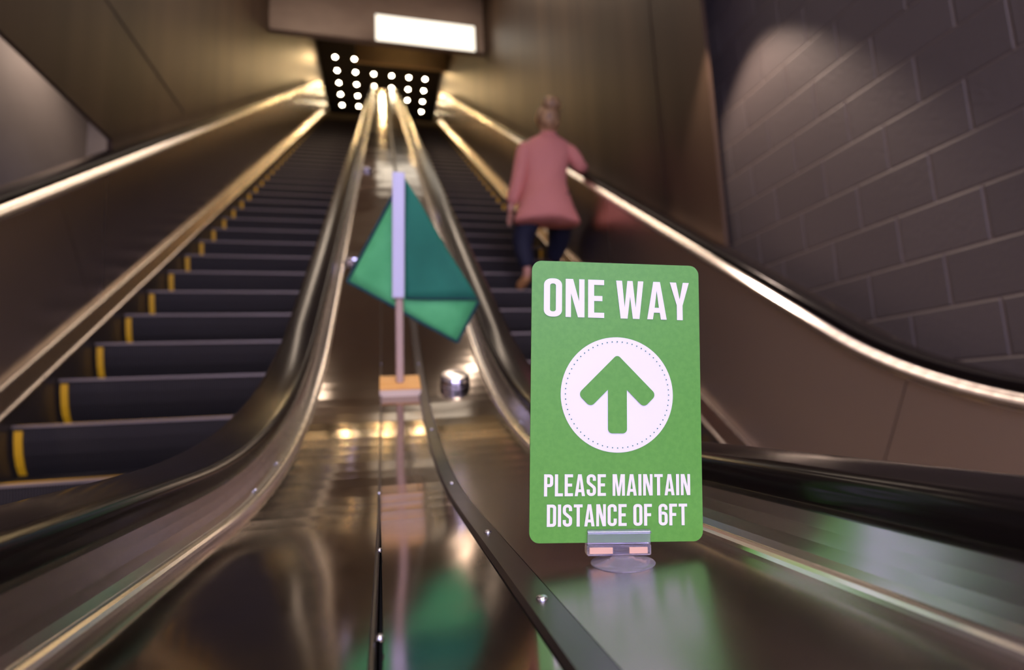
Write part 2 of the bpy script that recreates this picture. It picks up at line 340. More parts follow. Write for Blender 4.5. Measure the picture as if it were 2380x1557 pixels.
# ---------------------------------------------------------------- escalators
SP = 0.32
NOSE_H = -0.72
def nose_pt(s):   # s measured along the incline from the camera, b = -1.32
    return (math.cos(AL) * s + 1.32 * math.sin(AL), math.sin(AL) * s - 1.32 * math.cos(AL))
def make_escalator(sign, xin, label, s_first, cname):
    """sign -1: left escalator (wall side at negative x). xin: handrail span on the centre side."""
    wx = sign
    root = thing('escalator', label, 'escalator', W(sign * 0.83, Y0, -0.767), None)
    skirt_c = (abs(xin[1]) + 0.065) * sign          # centre-side skirt
    A = 1.33
    # wall-side balustrade (x positive in the profile, mirrored by sign)
    segs = [SN + .02, 0.60]
    k = 0.60
    while k < S3 - 1.0: k += 1.72; segs.append(min(k, S3))
    if segs[-1] < S4: segs.append(S4)
    for a, c in zip(segs, segs[1:]):
        b = NB(); sweep(b, [(1.378, -0.072), (1.378, -0.60), (1.42, -0.60), (1.42, -0.072)], a + 0.002, c - 0.002, wx)
        obj('inner_panel', b, m_panel, root)
    b = NB(); sweep(b, [(1.430, -0.024), (1.396, -0.026), (1.386, -0.034), (1.3765, -0.040)] + arc(1.380, -0.056, 0.0150, 115, 245, 8) + [(1.379, -0.075), (1.42, -0.078), (1.43, -0.075)], SN, S4, wx)
    obj('guide_moulding', b, m_trim, root, smooth=False)
    b = NB(); sweep(b, rail_prof(1.39, 1.468), SN - RN * math.pi, S4, wx); obj('handrail', b, m_rubber, root, smooth=True)
    b = NB(); sweep(b, [(1.43, -0.03), (1.6, -0.045), (1.6, -0.14), (1.43, -0.14)], SN, S4, wx); obj('outer_deck', b, m_deck, root)
    b = NB(); sweep(b, [(1.42, -0.10), (1.45, -0.10), (1.45, -1.05), (1.42, -1.05)], SN, S4, wx); obj('balustrade_core', b, m_skirt, root)
    # ledge with two raised bright edges, then skirt
    b = NB(); sweep(b, [(1.42, -0.598), (1.366, -0.602), (1.334, -0.664), (1.334, -0.672), (1.42, -0.69)], SN, S4, wx); obj('inner_ledge', b, m_cove, root)
    for x, h in ((1.363, -0.604), (1.331, -0.667)):
        b = NB(); sweep(b, arc(x, h, 0.0075, 0, 315, 7), SN, S4, wx); obj('ledge_bead', b, m_trim, root, smooth=True)
    b = NB(); sweep(b, [(A, -0.676), (A, -1.0), (A + .03, -1.0), (A + .03, -0.676)], SN, S4, wx); obj('skirt', b, m_skirt, root)
    # centre-side balustrade of this escalator
    ci, co = xin                                      # near edge (towards camera), far edge, absolute
    b = NB(); sweep(b, rail_prof(ci, co), SN - RN * math.pi, S4, wx); obj('handrail', b, m_rubber, root, smooth=True)
    b = NB(); sweep(b, [(co - .03, -.026), (co - .004, -.030), (co + .012, -.045), (co + .016, -.075), (co - .03, -.08)], SN, S4, wx); obj('guide_moulding', b, m_trim, root)
    b = NB(); sweep(b, [(co + .008, -.078), (co + .008, -.6), (co - .03, -.6), (co - .03, -.078)], SN, S4, wx); obj('inner_panel', b, m_panel, root)
    b = NB(); sweep(b, [(co - .03, -.6), (co + .02, -.604), (co + .055, -.664), (co + .055, -.672), (co - .03, -.69)], SN, S4, wx); obj('inner_ledge', b, m_cove, root)
    b = NB(); sweep(b, [(co + .062, -.676), (co + .062, -1.0), (co + .03, -1.0), (co + .03, -.676)], SN, S4, wx); obj('skirt', b, m_skirt, root)
    # steps
    xa, xb = co + .066, A - 0.004
    tr = SP * math.cos(AL)
    src = None
    Rs = R1 - NOSE_H
    k1y = K1Y - NOSE_H * TA; k1z = K1Z + NOSE_H
    n = 0
    s = s_first - SP * 7
    while s < S2 + 1.4:
        y, z = nose_pt(s)
        # transition curve at the foot: keep the nose on the arc
        ya = k1y - Rs * TA
        if y < k1y + Rs * TA * math.cos(AL):
            if y < ya: z = k1z
            else: z = k1z + Rs - math.sqrt(max(0, Rs * Rs - (y - ya) ** 2))
        zt = FT + 0.0
        z = min(z, zt - 0.004)
        if y > 0.5 and y < K2Y + .4:
            if src is None:
                # modelled at the origin, nose at (0,0,0)
                st = bpy.data.objects.new('step', None); C.objects.link(st); st.parent = root
                st.location = W(0, y, z) - root.location
                def lb(bm, a, c):
                    v = [bm.verts.new((x_ * S, y_ * S, z_ * S)) for z_ in (a[2], c[2]) for y_ in (a[1], c[1]) for x_ in (a[0], c[0])]
                    for f in ((0, 1, 3, 2), (4, 5, 7, 6), (0, 1, 5, 4), (2, 3, 7, 6), (0, 2, 6, 4), (1, 3, 7, 5)): bm.faces.new([v[i] for i in f])
                def local(name, bm, m_):
                    bmesh.ops.recalc_face_normals(bm, faces=bm.faces)
                    me = bpy.data.meshes.new(name); bm.to_mesh(me); bm.free(); me.materials.append(m_)
                    o = bpy.data.objects.new(name, me); C.objects.link(o); o.parent = st; return o
                x0, x1 = sorted((sign * xa, sign * xb))
                bm = NB()
                # tread, and a gently bowed riser with a rounded foot
                pr = [(0.008, -0.006), (0.0, -0.014), (0.003, -0.06), (0.012, -0.11), (0.026, -0.15), (0.045, -0.19), (0.27, -0.19), (0.27, -0.004), (0.02, -0.004)]
                extr_poly(bm, [Vector((x0 * S, p[0] * S, p[1] * S)) for p in pr], [Vector((x1 * S, p[0] * S, p[1] * S)) for p in pr])
                local('cleated_body', bm, m_tread)
                bm = NB(); lb(bm, (x0, -0.003, -0.009), (x1, 0.020, 0.0)); local('nose_edge', bm, m_nose_lit)
                bm = NB(); lb(bm, (x0, 0.0205, -0.003), (x1, 0.046, 0.001)); local('yellow_tread_stripe', bm, m_yellow)
                bm = NB(); xs = sorted((sign * (xb - 0.008), sign * (xb - 0.034)))
                pv = None
                pr2 = [(-0.004, -0.02), (-0.001, -0.06), (0.008, -0.11), (0.022, -0.15), (0.041, -0.182), (0.05, -0.182), (0.03, -0.15), (0.012, -0.06), (0.008, -0.02)]
                extr_poly(bm, [Vector((xs[0] * S, p[0] * S, p[1] * S)) for p in pr2], [Vector((xs[1] * S, p[0] * S, p[1] * S)) for p in pr2])
                local('yellow_side_bar', bm, m_yellow)
                src = st
            else:
                c = src.copy(); C.objects.link(c); c.parent = root; c.location = W(0, y, z) - root.location
                for ch in src.children:
                    d = ch.copy(); C.objects.link(d); d.parent = c
            n += 1
        s += SP
    b = NB(); box(b, (sign * xa, -1.3, -0.785), (sign * xb, 0.49, -0.762)); obj('comb_plate', b, m_cove, root)
    b = NB(); box(b, (sign * xa, K2Y + .62, FT - 0.02), (sign * xb, K2Y + 2.4, FT + 0.003)); obj('comb_plate', b, m_cove, root)
    return root
esc_l = make_escalator(-1, (0.160, 0.236), 'empty stopped escalator with dark steps on the left of the steel deck', 2.2, 'l')
esc_r = make_escalator(1, (0.243, 0.318), 'escalator with dark steps on the right that the person in pink is climbing', 2.25, 'r')
# ---------------------------------------------------------------- steel deck between the escalators
deck = thing('escalator_deck', 'polished dark steel deck running up between the two escalators', 'deck', W(0.04, Y0, -0.40))
DB = -0.30
b = NB(); sweep(b, [(-0.136, -0.056), (-0.0137, -0.0575), (-0.0137, DB), (-0.136, DB)], SN, S4, step=0.12); obj('side_panel', b, m_deck, deck, smooth=False)
b = NB(); sweep(b, [(-0.0105, -0.0585), (0.066, -0.0585), (0.066, DB), (-0.0105, DB)], SN, S4, step=0.12); obj('centre_panel', b, m_deck, deck)
b = NB(); sweep(b, [(0.087, -0.0575), (0.216, -0.056), (0.216, DB), (0.087, DB)], SN, S4, step=0.12); obj('side_panel', b, m_deck2, deck)
b = NB(); sweep(b, [(-0.0136, -0.0555), (-0.0128, -0.0545), (-0.0114, -0.0545), (-0.0106, -0.0555), (-0.0106, -0.08), (-0.0136, -0.08)], SN, S4); obj('seam_strip', b, m_strip, deck)
b = NB(); sweep(b, [(0.0665, -0.0575), (0.0685, -0.0545), (0.084, -0.0545), (0.0865, -0.0575), (0.0865, -0.09), (0.0665, -0.09)], SN, S4); obj('seam_strip', b, m_strip, deck)
# trim beads and coves
for sx, x in ((-1, 0.136), (1, 0.216)):
    b = NB(); sweep(b, [(x, -0.070), (x, -0.054)] + arc(x + .0066, -0.0530, 0.0065, 165, 15, 7) + [(x + .013, -0.070)], SN, S4, sx); obj('trim_bead', b, m_trim, deck)
    xr = 0.160 if sx < 0 else 0.243
    b = NB()
    cv = [(x + .0132 + (xr + .006 - x - .0132) * t, -0.0535 + (0.0275) * (t ** 1.6)) for t in (0, .2, .4, .6, .8, 1)]
    sweep(b, cv + [(xr + .012, -0.030), (xr + .012, -0.2), (x + .0132, -0.2)], SN, S4, sx); obj('cove_panel', b, m_cove, deck)
# anti-slide discs
def s_at(y):
    s = 0
    while path(s)[0] < y: s += 0.005
    return s
for x, y in ((0.150, 1.152), (-0.103, 1.86), (0.15, 2.6), (-0.10, 3.3)):
    s = s_at(y); yy, zz, a = path(s); ax = Vector((0, -math.sin(a), math.cos(a)))
    b = NB(); r = 0.033 * S
    lathe(b, pt_on(s, x, -0.0565), ax, [(r * 1.04, -0.002), (r * 1.04, .003), (r, .004), (r, .021), (r * .93, .026), (r * .8, .0275), (0, .028)], 40)
    obj('anti_slide_disc', b, m_chrome, deck, smooth=False)
# screws
for x, ys in ((0.0765, (0.19, 0.275, 0.425, 0.655, 0.93, 1.25, 1.6, 2.0, 2.5)), (-0.0119, (0.256, 0.406, 0.637, 0.93, 1.25))):
    for y in ys:
        sq = s_at(y) if y > Y0 else y - Y0
        b = NB(); dome(b, sq, drift(x, sq), -0.0545 if x > 0 else -0.0547, 0.0032 if x > 0 else 0.0019, 0.0022); obj('screw', b, m_screw, deck, smooth=True)
for y in (0.80, 0.68):
    b = NB(); dome(b, s_at(y), -0.152, -0.050, 0.0022, 0.0018); obj('screw', b, m_screw, deck, smooth=True)
for y in (0.92, 0.80):
    b = NB(); dome(b, s_at(y), 0.236, -0.047, 0.0022, 0.0018); obj('screw', b, m_screw, deck, smooth=True)
# ---------------------------------------------------------------- downlights at the top
COLS = (-1.195, -0.71, -0.225, 0.26, 0.735, 1.185); RY = [13.337 + 0.565 * i for i in range(5)]
ORD = ('first', 'second', 'third', 'fourth', 'fifth', 'sixth')
VIS = ((0, 1, 2, 3, 4), (0, 1, 2, 3, 4), (1, 2), (1, 2), (1, 2, 3), (1, 2, 3, 4))
ring_me = disc_me = None
for ci, cx_ in enumerate(COLS):
    for n_, ri in enumerate(VIS[ci]):
        t = thing('downlight', f'round glowing downlight, {ORD[n_]} from the top in the {ORD[ci]} column from the left', 'light', W(cx_, RY[ri], 9.22), 'downlights over the top landing')
        if ring_me is None:
            b = NB(); lathe(b, W(cx_, RY[ri], 9.22), Vector((0, 0, -1)), [(0.085, -0.001), (0.085, .008), (0.07, .010), (0.068, 0.004), (0.0, 0.004)], 24)
            r_ = obj('trim_ring', b, m_bulk, t); ring_me = r_.data
            b = NB(); lathe(b, W(cx_, RY[ri], 9.22), Vector((0, 0, -1)), [(0.038, .0045), (0.034, .012), (0.018, .016), (0, .017)], 24)
            d_ = obj('lamp_disc', b, m_lamp, t); disc_me = d_.data
        else:
            for nm, me in (('trim_ring', ring_me), ('lamp_disc', disc_me)):
                o = bpy.data.objects.new(nm, me); C.objects.link(o); o.parent = t
for x in (-1.0, 0.0, 1.0):
    for y in (13.3, 14.4):
        spot('downlight_and_fill_beam', (x, y, 9.1), (x * 1.15, y - 1.0, 6.5), 55, GOLD, 150, 0.9, 0.06)
for x in (-0.8, 0.8):
    spot('downlight_and_fill_beam', (x, 11.2, 8.9), (x, 10.8, 6.0), 90, GOLD, 120, 0.9, 0.06)  # extra unseen spots, added to light the upper inner panels
spot('header_fill_light', (0.5, 11.2, 8.5), (0.5, 12.25, 8.8), 7, GOLD, 130, 1.0, 0.06)  # unseen fill spot added to brighten the tan header
# ---------------------------------------------------------------- lit panel in the shaft
pl = thing('light_panel', 'long glowing rectangular light panel hanging under the brown bulkhead', 'light', W(0.65, 7.25, 5.30))
b = NB(); box(b, (-0.085, 7.20, 5.30), (1.385, 7.24, 5.72)); obj('housing', b, m_bulk, pl)
for x in (0.2, 1.1):
    b = NB(); box(b, (x, 7.24, 5.68), (x + .05, 7.6, 5.71)); obj('bracket', b, m_bulk, pl)
b = NB(); box(b, (-0.08, 7.19, 5.31), (1.38, 7.1999, 5.715)); obj('diffuser', b, m_panelglow, pl)
def slp(y, d): return 2.95 + (y - 2.14) * (6.98 - 2.95) / (7.9 - 2.14) - d
for xc, side in ((-1.0, 'left'), (1.0, 'right')):
    t = thing('strip_light', 'long warm strip light on the sloping ceiling above the %s escalator' % side, 'light', W(xc, 4.6, 4.5))
    for (nm, m_, ya_, yb_, w_, d0, d1) in (('frame', m_bulk, 2.9, 6.7, .08, 0.0, .03), ('diffuser', m_shaftglow, 2.95, 6.65, .06, .0305, .035)):
        b = NB(); extr_poly(b, [W(xc - w_, y, slp(y, d)) for y, d in ((ya_, d0), (yb_, d0), (yb_, d1), (ya_, d1))], [W(xc + w_, y, slp(y, d)) for y, d in ((ya_, d0), (yb_, d0), (yb_, d1), (ya_, d1))]); obj(nm, b, m_, t)
# ---------------------------------------------------------------- lights of the lower hall (behind the camera)
for x, y in ((-0.9, -1.6), (1.0, -1.2)):
    t = thing('ceiling_light', 'warm rectangular ceiling light on the %s of the lower hall' % ('left' if x < 0 else 'right'), 'light', W(x, y, 2.9))
    b = NB(); box(b, (x - .84, y - .29, 2.872), (x + .84, y + .29, 2.9)); obj('frame', b, m_bulk, t)
    b = NB(); box(b, (x - .8, y - .25, 2.868), (x + .8, y + .25, 2.8719)); obj('diffuser', b, m_hallglow, t)
t = thing('wall_lamp', 'small dark cylindrical wall lamp on the painted block wall', 'light', W(1.75, 1.95, 2.16))
b = NB(); lathe(b, W(1.45, 1.95, 2.10), Vector((0, 0, 1)), [(.05, 0), (.055, .002), (.055, .16), (.05, .165)], 24); obj('lamp_body', b, m_dark, t)
b = NB(); box(b, (1.49, 1.94, 2.15), (1.75, 1.96, 2.17)); obj('arm', b, m_dark, t)
t = thing('wall_emitter', 'added unseen blue violet screen on the rear wall of the lower hall', 'emitter', W(1.0, -4.15, 0.5))  # unseen panel added for its bluish light from behind the camera
b = NB(); box(b, (-2.05, -4.2, 0.25), (1.72, -4.12, 2.65)); obj('frame', b, m_dark, t)
b = NB(); box(b, (-2.0, -4.119, 0.3), (1.67, -4.115, 2.6)); obj('glow_face', b, m_emitterglow, t)
# ---------------------------------------------------------------- sign
GW, GH = 0.1153, 0.1839
sr_y, sr_x, sr_z = math.radians(3.1586), math.radians(2.6489), math.radians(-8.3426)
SM = Matrix.Rotation(sr_z, 3, 'Z') @ Matrix.Rotation(sr_x, 3, 'X') @ Matrix.Rotation(sr_y, 3, 'Y')
SC = Vector((0.1487, 0.325, -0.0012))
def sg(u, v, d=0.0):
    """u right, v up from the sign's centre in u units, d towards the viewer"""
    p = SC + SM @ Vector((u, -d, v)); return W(*p)
def rounded(pts, n=6):
    """pts: (x, y, r) polygon with corner radii"""
    out = []; L = len(pts)
    for i in range(L):
        p = Vector(pts[i][:2]); r = pts[i][2] if len(pts[i]) > 2 else 0
        if r == 0: out.append(p); continue
        a = Vector(pts[i - 1][:2]); c = Vector(pts[(i + 1) % L][:2])
        da = (a - p).normalized(); dc = (c - p).normalized()
        ang = da.angle(dc); t = r / math.tan(ang / 2)
        p0 = p + da * t; cen = p + (da + dc).normalized() * (r / math.sin(ang / 2)); p1 = p + dc * t
        a0 = math.atan2(p0.y - cen.y, p0.x - cen.x); a1 = math.atan2(p1.y - cen.y, p1.x - cen.x)
        d = (a1 - a0 + math.pi) % (2 * math.pi) - math.pi
        for k in range(n + 1): out.append(cen + Vector((math.cos(a0 + d * k / n), math.sin(a0 + d * k / n))) * r)
    return out
def fill(bm, loops, fn):
    tri = tessellate_polygon([[Vector((p[0], p[1], 0)) for p in l] for l in loops])
    flat = [p for l in loops for p in l]; vs_ = [bm.verts.new(fn(p[0], p[1])) for p in flat]
    for t in tri:
        try: bm.faces.new([vs_[i] for i in t])
        except ValueError: pass
def thick(cl, w=0.135):
    """strip quads round an open centreline [(x,y,r)]"""
    pts = [Vector(cl[0][:2])]
    for i in range(1, len(cl) - 1):
        p = Vector(cl[i][:2]); r = cl[i][2] if len(cl[i]) > 2 else 0.001
        a = Vector(cl[i - 1][:2]); c = Vector(cl[i + 1][:2]); da = (a - p).normalized(); dc = (c - p).normalized()
        ang = da.angle(dc); t = min(r / math.tan(ang / 2), (a - p).length * .99, (c - p).length * .99); r = t * math.tan(ang / 2)
        cen = p + (da + dc).normalized() * (r / math.sin(ang / 2)); p0 = p + da * t; p1 = p + dc * t
        a0 = math.atan2(p0.y - cen.y, p0.x - cen.x); a1 = math.atan2(p1.y - cen.y, p1.x - cen.x); d = (a1 - a0 + math.pi) % (2 * math.pi) - math.pi
        for k in range(9): pts.append(cen + Vector((math.cos(a0 + d * k / 8), math.sin(a0 + d * k / 8))) * r)
    pts.append(Vector(cl[-1][:2])); q = []
    cl2 = [pts[0]]
    for p in pts[1:]:
        if (p - cl2[-1]).length > 1e-4: cl2.append(p)
    L, R_ = [], []
    for i, p in enumerate(cl2):
        t = (cl2[min(i + 1, len(cl2) - 1)] - cl2[max(i - 1, 0)]).normalized(); n = Vector((-t.y, t.x)) * w / 2
        L.append(p + n); R_.append(p - n)
    for i in range(len(L) - 1): q.append([L[i], L[i + 1], R_[i + 1], R_[i]])
    return q
T = .135
G = {
 'O': (.40, [[(0, 0, .17), (0, 1, .17), (.40, 1, .17), (.40, 0, .17)], [(T, T, .055), (T, 1 - T, .055), (.40 - T, 1 - T, .055), (.40 - T, T, .055)]]),
 'N': (.42, [[(0, 0), (0, 1), (.165, 1), (.30, .42), (.30, 1), (.42, 1), (.42, 0), (.275, 0), (.12, .62), (.12, 0)]]),
 'E': (.36, [[(0, 0), (0, 1), (.36, 1), (.36, .865), (T, .865), (T, .575), (.32, .575), (.32, .44), (T, .44), (T, T), (.36, T), (.36, 0)]]),
 'F': (.35, [[(0, 0), (0, 1), (.35, 1), (.35, .865), (T, .865), (T, .57), (.31, .57), (.31, .435), (T, .435), (T, 0)]]),
 'L': (.345, [[(0, 0), (0, 1), (T, 1), (T, T), (.345, T), (.345, 0)]]),
 'I': (T, [[(0, 0), (0, 1), (T, 1), (T, 0)]]),
 'T': (.38, [[(0, 1), (.38, 1), (.38, .865), (.258, .865), (.258, 0), (.122, 0), (.122, .865), (0, .865)]]),
 'W': (.62, [[(0, 1), (.135, 1), (.19, .30), (.255, 1), (.375, 1), (.44, .30), (.495, 1), (.62, 1), (.525, 0), (.375, 0), (.315, .58), (.255, 0), (.10, 0)]]),
 'A': (.445, [[(0, 0), (.145, 1), (.30, 1), (.445, 0), (.312, 0), (.288, .18), (.155, .18), (.13, 0)], [(.172, .31), (.27, .31), (.221, .76)]]),
 'Y': (.44, [[(0, 1), (.145, 1), (.222, .55), (.30, 1), (.44, 1), (.288, .39), (.288, 0), (.155, 0), (.155, .39)]]),
 'P': (.39, [[(0, 0), (0, 1), (.39, 1, .16), (.39, .42, .16), (T, .42), (T, 0)], [(T, .555), (T, .865), (.255, .865, .05), (.255, .555, .05)]]),
 'D': (.40, [[(0, 0), (0, 1), (.40, 1, .16), (.40, 0, .16)], [(T, T), (T, .865), (.265, .865, .05), (.265, T, .05)]]),
 'M': (.54, [[(0, 0), (0, 1), (.185, 1), (.27, .36), (.355, 1), (.54, 1), (.54, 0), (.413, 0), (.413, .66), (.325, 0), (.215, 0), (.12, .66), (.12, 0)]]),
}
GS = {
 'S': (.40, [[(.333, .70), (.333, .932, .12), (.067, .932, .12), (.067, .62, .12), (.333, .38, .12), (.333, .068, .12), (.067, .068, .12), (.067, .30)]]),
 'C': (.40, [[(.333, .66), (.333, .932, .12), (.067, .932, .12), (.067, .068, .12), (.333, .068, .12), (.333, .34)]]),
 '6': (.40, [[(.333, .72), (.333, .932, .12), (.067, .932, .12), (.067, .068, .12), (.333, .068, .12), (.333, .57, .12), (.10, .57)]]),
}
def text_line(bm, txt, x0, x1, yt0, yb0, yt1, yb1, gap=.075, space=.22):
    tot = 0; items = []
    for c in txt:
        if c == ' ': tot += space; continue
        w = G[c][0] if c in G else GS[c][0]; items.append((c, tot)); tot += w + gap
    tot -= gap; k = (x1 - x0) / tot
    def fn(x, y):
        u = x0 + x * k; t = (u - x0) / (x1 - x0); top = yt0 + (yt1 - yt0) * t; bot = yb0 + (yb1 - yb0) * t
        return sg(u, bot + (top - bot) * y, 0.0013)
    for c, off in items:
        if c in G:
            fill(bm, [rounded(l) for l in G[c][1]], lambda x, y: fn(x + off, y))
        else:
            for cl in GS[c][1]:
                for q in thick(cl):
                    bm.faces.new([bm.verts.new(fn(p[0] + off, p[1])) for p in q])
sign = thing('sign', 'green portrait one way sign with white arrow in a clear suction cup holder', 'sign', W(0.1395, 0.319, -0.1045))
b = NB()
out = rounded([(-GW / 2, -GH / 2, .0065), (-GW / 2, GH / 2, .0065), (GW / 2, GH / 2, .0065), (GW / 2, -GH / 2, .0065)], 8)
extr_poly(b, [sg(p[0], p[1], 0.0009) for p in out], [sg(p[0], p[1], -0.0009) for p in out]); obj('card', b, m_green, sign)
def su(f): return (f - .5) * GW
def sv(f): return (.5 - f) * GH
b = NB()
text_line(b, 'ONE WAY', su(.070), su(.938), sv(.064), sv(.204), sv(.066), sv(.206), gap=.08, space=.19)
obj('lettering', b, m_white, sign, fix=False)
b = NB()
text_line(b, 'PLEASE MAINTAIN', su(.080), su(.927), sv(.764), sv(.840), sv(.764), sv(.838))
obj('lettering', b, m_white, sign, fix=False)
b = NB()
text_line(b, 'DISTANCE OF 6FT', su(.097), su(.907), sv(.868), sv(.944), sv(.868), sv(.943))
obj('lettering', b, m_white, sign, fix=False)
cu, cv_ = su(.5015), sv(.4815); CR = .330 * GW
b = NB(); fill(b, [[(cu + CR * math.cos(2 * math.pi * i / 96), cv_ + CR * math.sin(2 * math.pi * i / 96)) for i in range(96)]], lambda x, y: sg(x, y, 0.0012)); obj('white_disc', b, m_white, sign, fix=False)
b = NB()
ar = rounded([(0, .70, .07), (.70, 0, .09), (.475, -.225, .09), (.168, .082), (.168, -.67, .075), (-.168, -.67, .075), (-.168, .082), (-.475, -.225, .09), (-.70, 0, .09)], 6)
fill(b, [[(cu + p[0] * CR, cv_ + p[1] * CR) for p in ar]], lambda x, y: sg(x, y, 0.0016)); obj('arrow', b, m_green, sign, fix=False)
b = NB()
for i in range(64):
    a = 2 * math.pi * i / 64; ox, oy = cu + CR * .92 * math.cos(a), cv_ + CR * .92 * math.sin(a)
    b.faces.new([b.verts.new(sg(ox + CR * .0115 * math.cos(j * math.pi / 4), oy + CR * .0115 * math.sin(j * math.pi / 4), 0.0016)) for j in range(8)])
o = obj('dotted_ring', b, m_teal, sign, fix=False)
# clip: front lip, back lip, gripping block
def sbox(bm, u0, u1, v0, v1, d0, d1):
    p = [sg(u, v, d) for v in (v0, v1) for d in (d0, d1) for u in (u0, u1)]
    v = [bm.verts.new(q) for q in p]
    for f in ((0, 1, 3, 2), (4, 5, 7, 6), (0, 1, 5, 4), (2, 3, 7, 6), (0, 2, 6, 4), (1, 3, 7, 5)): bm.faces.new([v[i] for i in f])
uc = su(.505); cw = .0208; vb = -GH / 2
b = NB(); sbox(b, uc - cw, uc + cw, vb - .0005, vb + .0085, .0018, .0028); sbox(b, uc - cw, uc + cw, vb + .0062, vb + .0074, .0029, .0042)
obj('clip_jaw', b, m_clear, sign)
b = NB(); sbox(b, uc - cw, uc + cw, vb - .0005, vb + .0085, -.0028, -.0018); obj('clip_jaw', b, m_clear, sign)
b = NB(); sbox(b, uc - cw - .0004, uc + cw + .0004, vb - .0078, vb - .0006, -.0036, .0036)
bmesh.ops.bevel(b, geom=list(b.edges), offset=.0008, segments=2, affect='EDGES'); obj('clip_block', b, m_clear, sign)
b = NB()
cb = W(0.1405, 0.3225, -0.1042); ctop = sg(uc, vb - .0076); q = 0.0205 * S; hh = ctop.z - cb.z
cb.x = ctop.x; cb.y = ctop.y - .008
lathe(b, cb, Vector((0, 0, 1)), [(q * .98, .0), (q, hh * .10), (q * .97, hh * .22), (q * .80, hh * .40), (q * .62, hh * .52), (q * .56, hh * .66), (q * .40, hh * .74), (q * .34, hh * 1.0)], 64)
obj('suction_cup', b, m_cup, sign, smooth=True)
b = NB(); sbox(b, uc - .0195, uc - .0045, vb - .0062, vb - .0025, .0030, .0039); sbox(b, uc + .0065, uc + .0185, vb - .0062, vb - .0025, .0030, .0039)
obj('adhesive_pad', b, m_pad, sign)
# ---------------------------------------------------------------- flag on a wooden base
sb = s_at(1.173 - 0.035); yb_, zb_, ab_ = path(sb)
Tn = Vector((0, math.cos(ab_), math.sin(ab_))); Nn = Vector((0, -math.sin(ab_), math.cos(ab_)))
base_c = pt_on(sb, 0.0285, -0.0583)
flag = thing('signal_flag', 'green cloth flag on a wooden dowel standing on a small pine block', 'flag', base_c)
def fb(bm, u0, u1, t0, t1, h0, h1, bev=0):
    p = [base_c + Vector((u, 0, 0)) * S + Tn * t * S + Nn * h * S for h in (h0, h1) for t in (t0, t1) for u in (u0, u1)]
    v = [bm.verts.new(q_) for q_ in p]
    for f in ((0, 1, 3, 2), (4, 5, 7, 6), (0, 1, 5, 4), (2, 3, 7, 6), (0, 2, 6, 4), (1, 3, 7, 5)): bm.faces.new([v[i] for i in f])
b = NB(); fb(b, -.0425, .0425, -.037, .037, 0, .015); obj('base_block', b, m_bside, flag)
b = NB(); fb(b, -.0425, .0425, -.037, .037, .0151, .0175); obj('base_top', b, m_board, flag)
pa = math.radians(14)
PD = Vector((0.004, -math.sin(pa), math.cos(pa))).normalized()
p0 = base_c + Nn * 0.0175 * S
b = NB(); lathe(b, p0, PD, [(0.0085 * S, 0), (0.0085 * S, 0.435 * S), (0.004 * S, 0.437 * S)], 20); obj('dowel', b, m_dowel, flag, smooth=False)
def fp(px, py, d=0.0):
    """cloth layout: px/py measured about the dowel, heights from the base, d towards viewer; in u"""
    return p0 + Vector((1, 0, 0)) * px * S + PD * py * S + Vector((0, -1, 0)) * d * S
KX = 1 / 985.0      # flag lengths in the photo to u
def fxy(x, y, d=0.0): return fp((x - (925 + (y - 640) * 0.012)) * KX, (885 - y) * 0.000893, d)
def cloth(bm, poly, dfun, th=0.0016, n=9):
    """quad patch with waves: poly = 4 corners"""
    A_, B_, C_, D_ = [Vector(p) for p in poly]
    grid = []
    for side in (0, 1):
        g = []
        for i in range(n + 1):
            row = []
            for j in range(n + 1):
                u, v = i / n, j / n
                p = (A_ * (1 - u) + B_ * u) * (1 - v) + (D_ * (1 - u) + C_ * u) * v
                row.append(bm.verts.new(fxy(p.x, p.y, dfun(p.x, p.y) + (th if side else 0))))
            g.append(row)
        grid.append(g)
    for side in (0, 1):
        for i in range(n):
            for j in range(n): bm.faces.new((grid[side][i][j], grid[side][i + 1][j], grid[side][i + 1][j + 1], grid[side][i][j + 1]))
    for i in range(n):
        for (a_, b2) in (((i, 0), (i + 1, 0)), ((i, n), (i + 1, n)), ((0, i), (0, i + 1)), ((n, i), (n, i + 1))):
            bm.faces.new((grid[0][a_[0]][a_[1]], grid[0][b2[0]][b2[1]], grid[1][b2[0]][b2[1]], grid[1][a_[0]][a_[1]]))
wave = lambda x, y: 0.004 * math.sin(x * 0.035 + y * 0.012) - 0.010
b = NB(); cloth(b, [(928, 400), (820, 640), (1050, 790), (1095, 688)], wave); obj('cloth', b, m_felt, flag, smooth=True, label='bright green cloth')
wave2 = lambda x, y: wave(x, y) + 0.004
b = NB(); cloth(b, [(934, 398), (936, 540), (938, 681), (1093, 684)], wave2); obj('folded_cloth', b, m_felt2, flag, smooth=True, label='darker teal folded-over layer of the cloth')
def hem(pts, df, name='hem', r=.0036):
    b = NB()
    for (xa_, ya_), (xb_, yb2) in zip(pts, pts[1:]):
        a_ = fxy(xa_, ya_, df(xa_, ya_) + .001); c_ = fxy(xb_, yb2, df(xb_, yb2) + .001)
        lathe(b, a_, c_ - a_, [(r * S, 0), (r * S, (c_ - a_).length)], 8)
    return obj(name, b, m_hem, flag, smooth=False)
def seg(a_, c_, n=6): return [(a_[0] + (c_[0] - a_[0]) * i / n, a_[1] + (c_[1] - a_[1]) * i / n) for i in range(n + 1)]
hem(seg((928, 402), (820, 640)) + seg((820, 640), (1050, 790)) + seg((1050, 790), (1095, 688)), wave)
hem(seg((938, 681), (1093, 684)), wave2, r=.0026)
b = NB(); 
a_ = fxy(923, 683, .008); c_ = fxy(922, 396, .008); dd = (c_ - a_)
sx_ = Vector((1, 0, 0)) * .0125 * S; sy_ = Vector((0, -1, 0)) * .005 * S
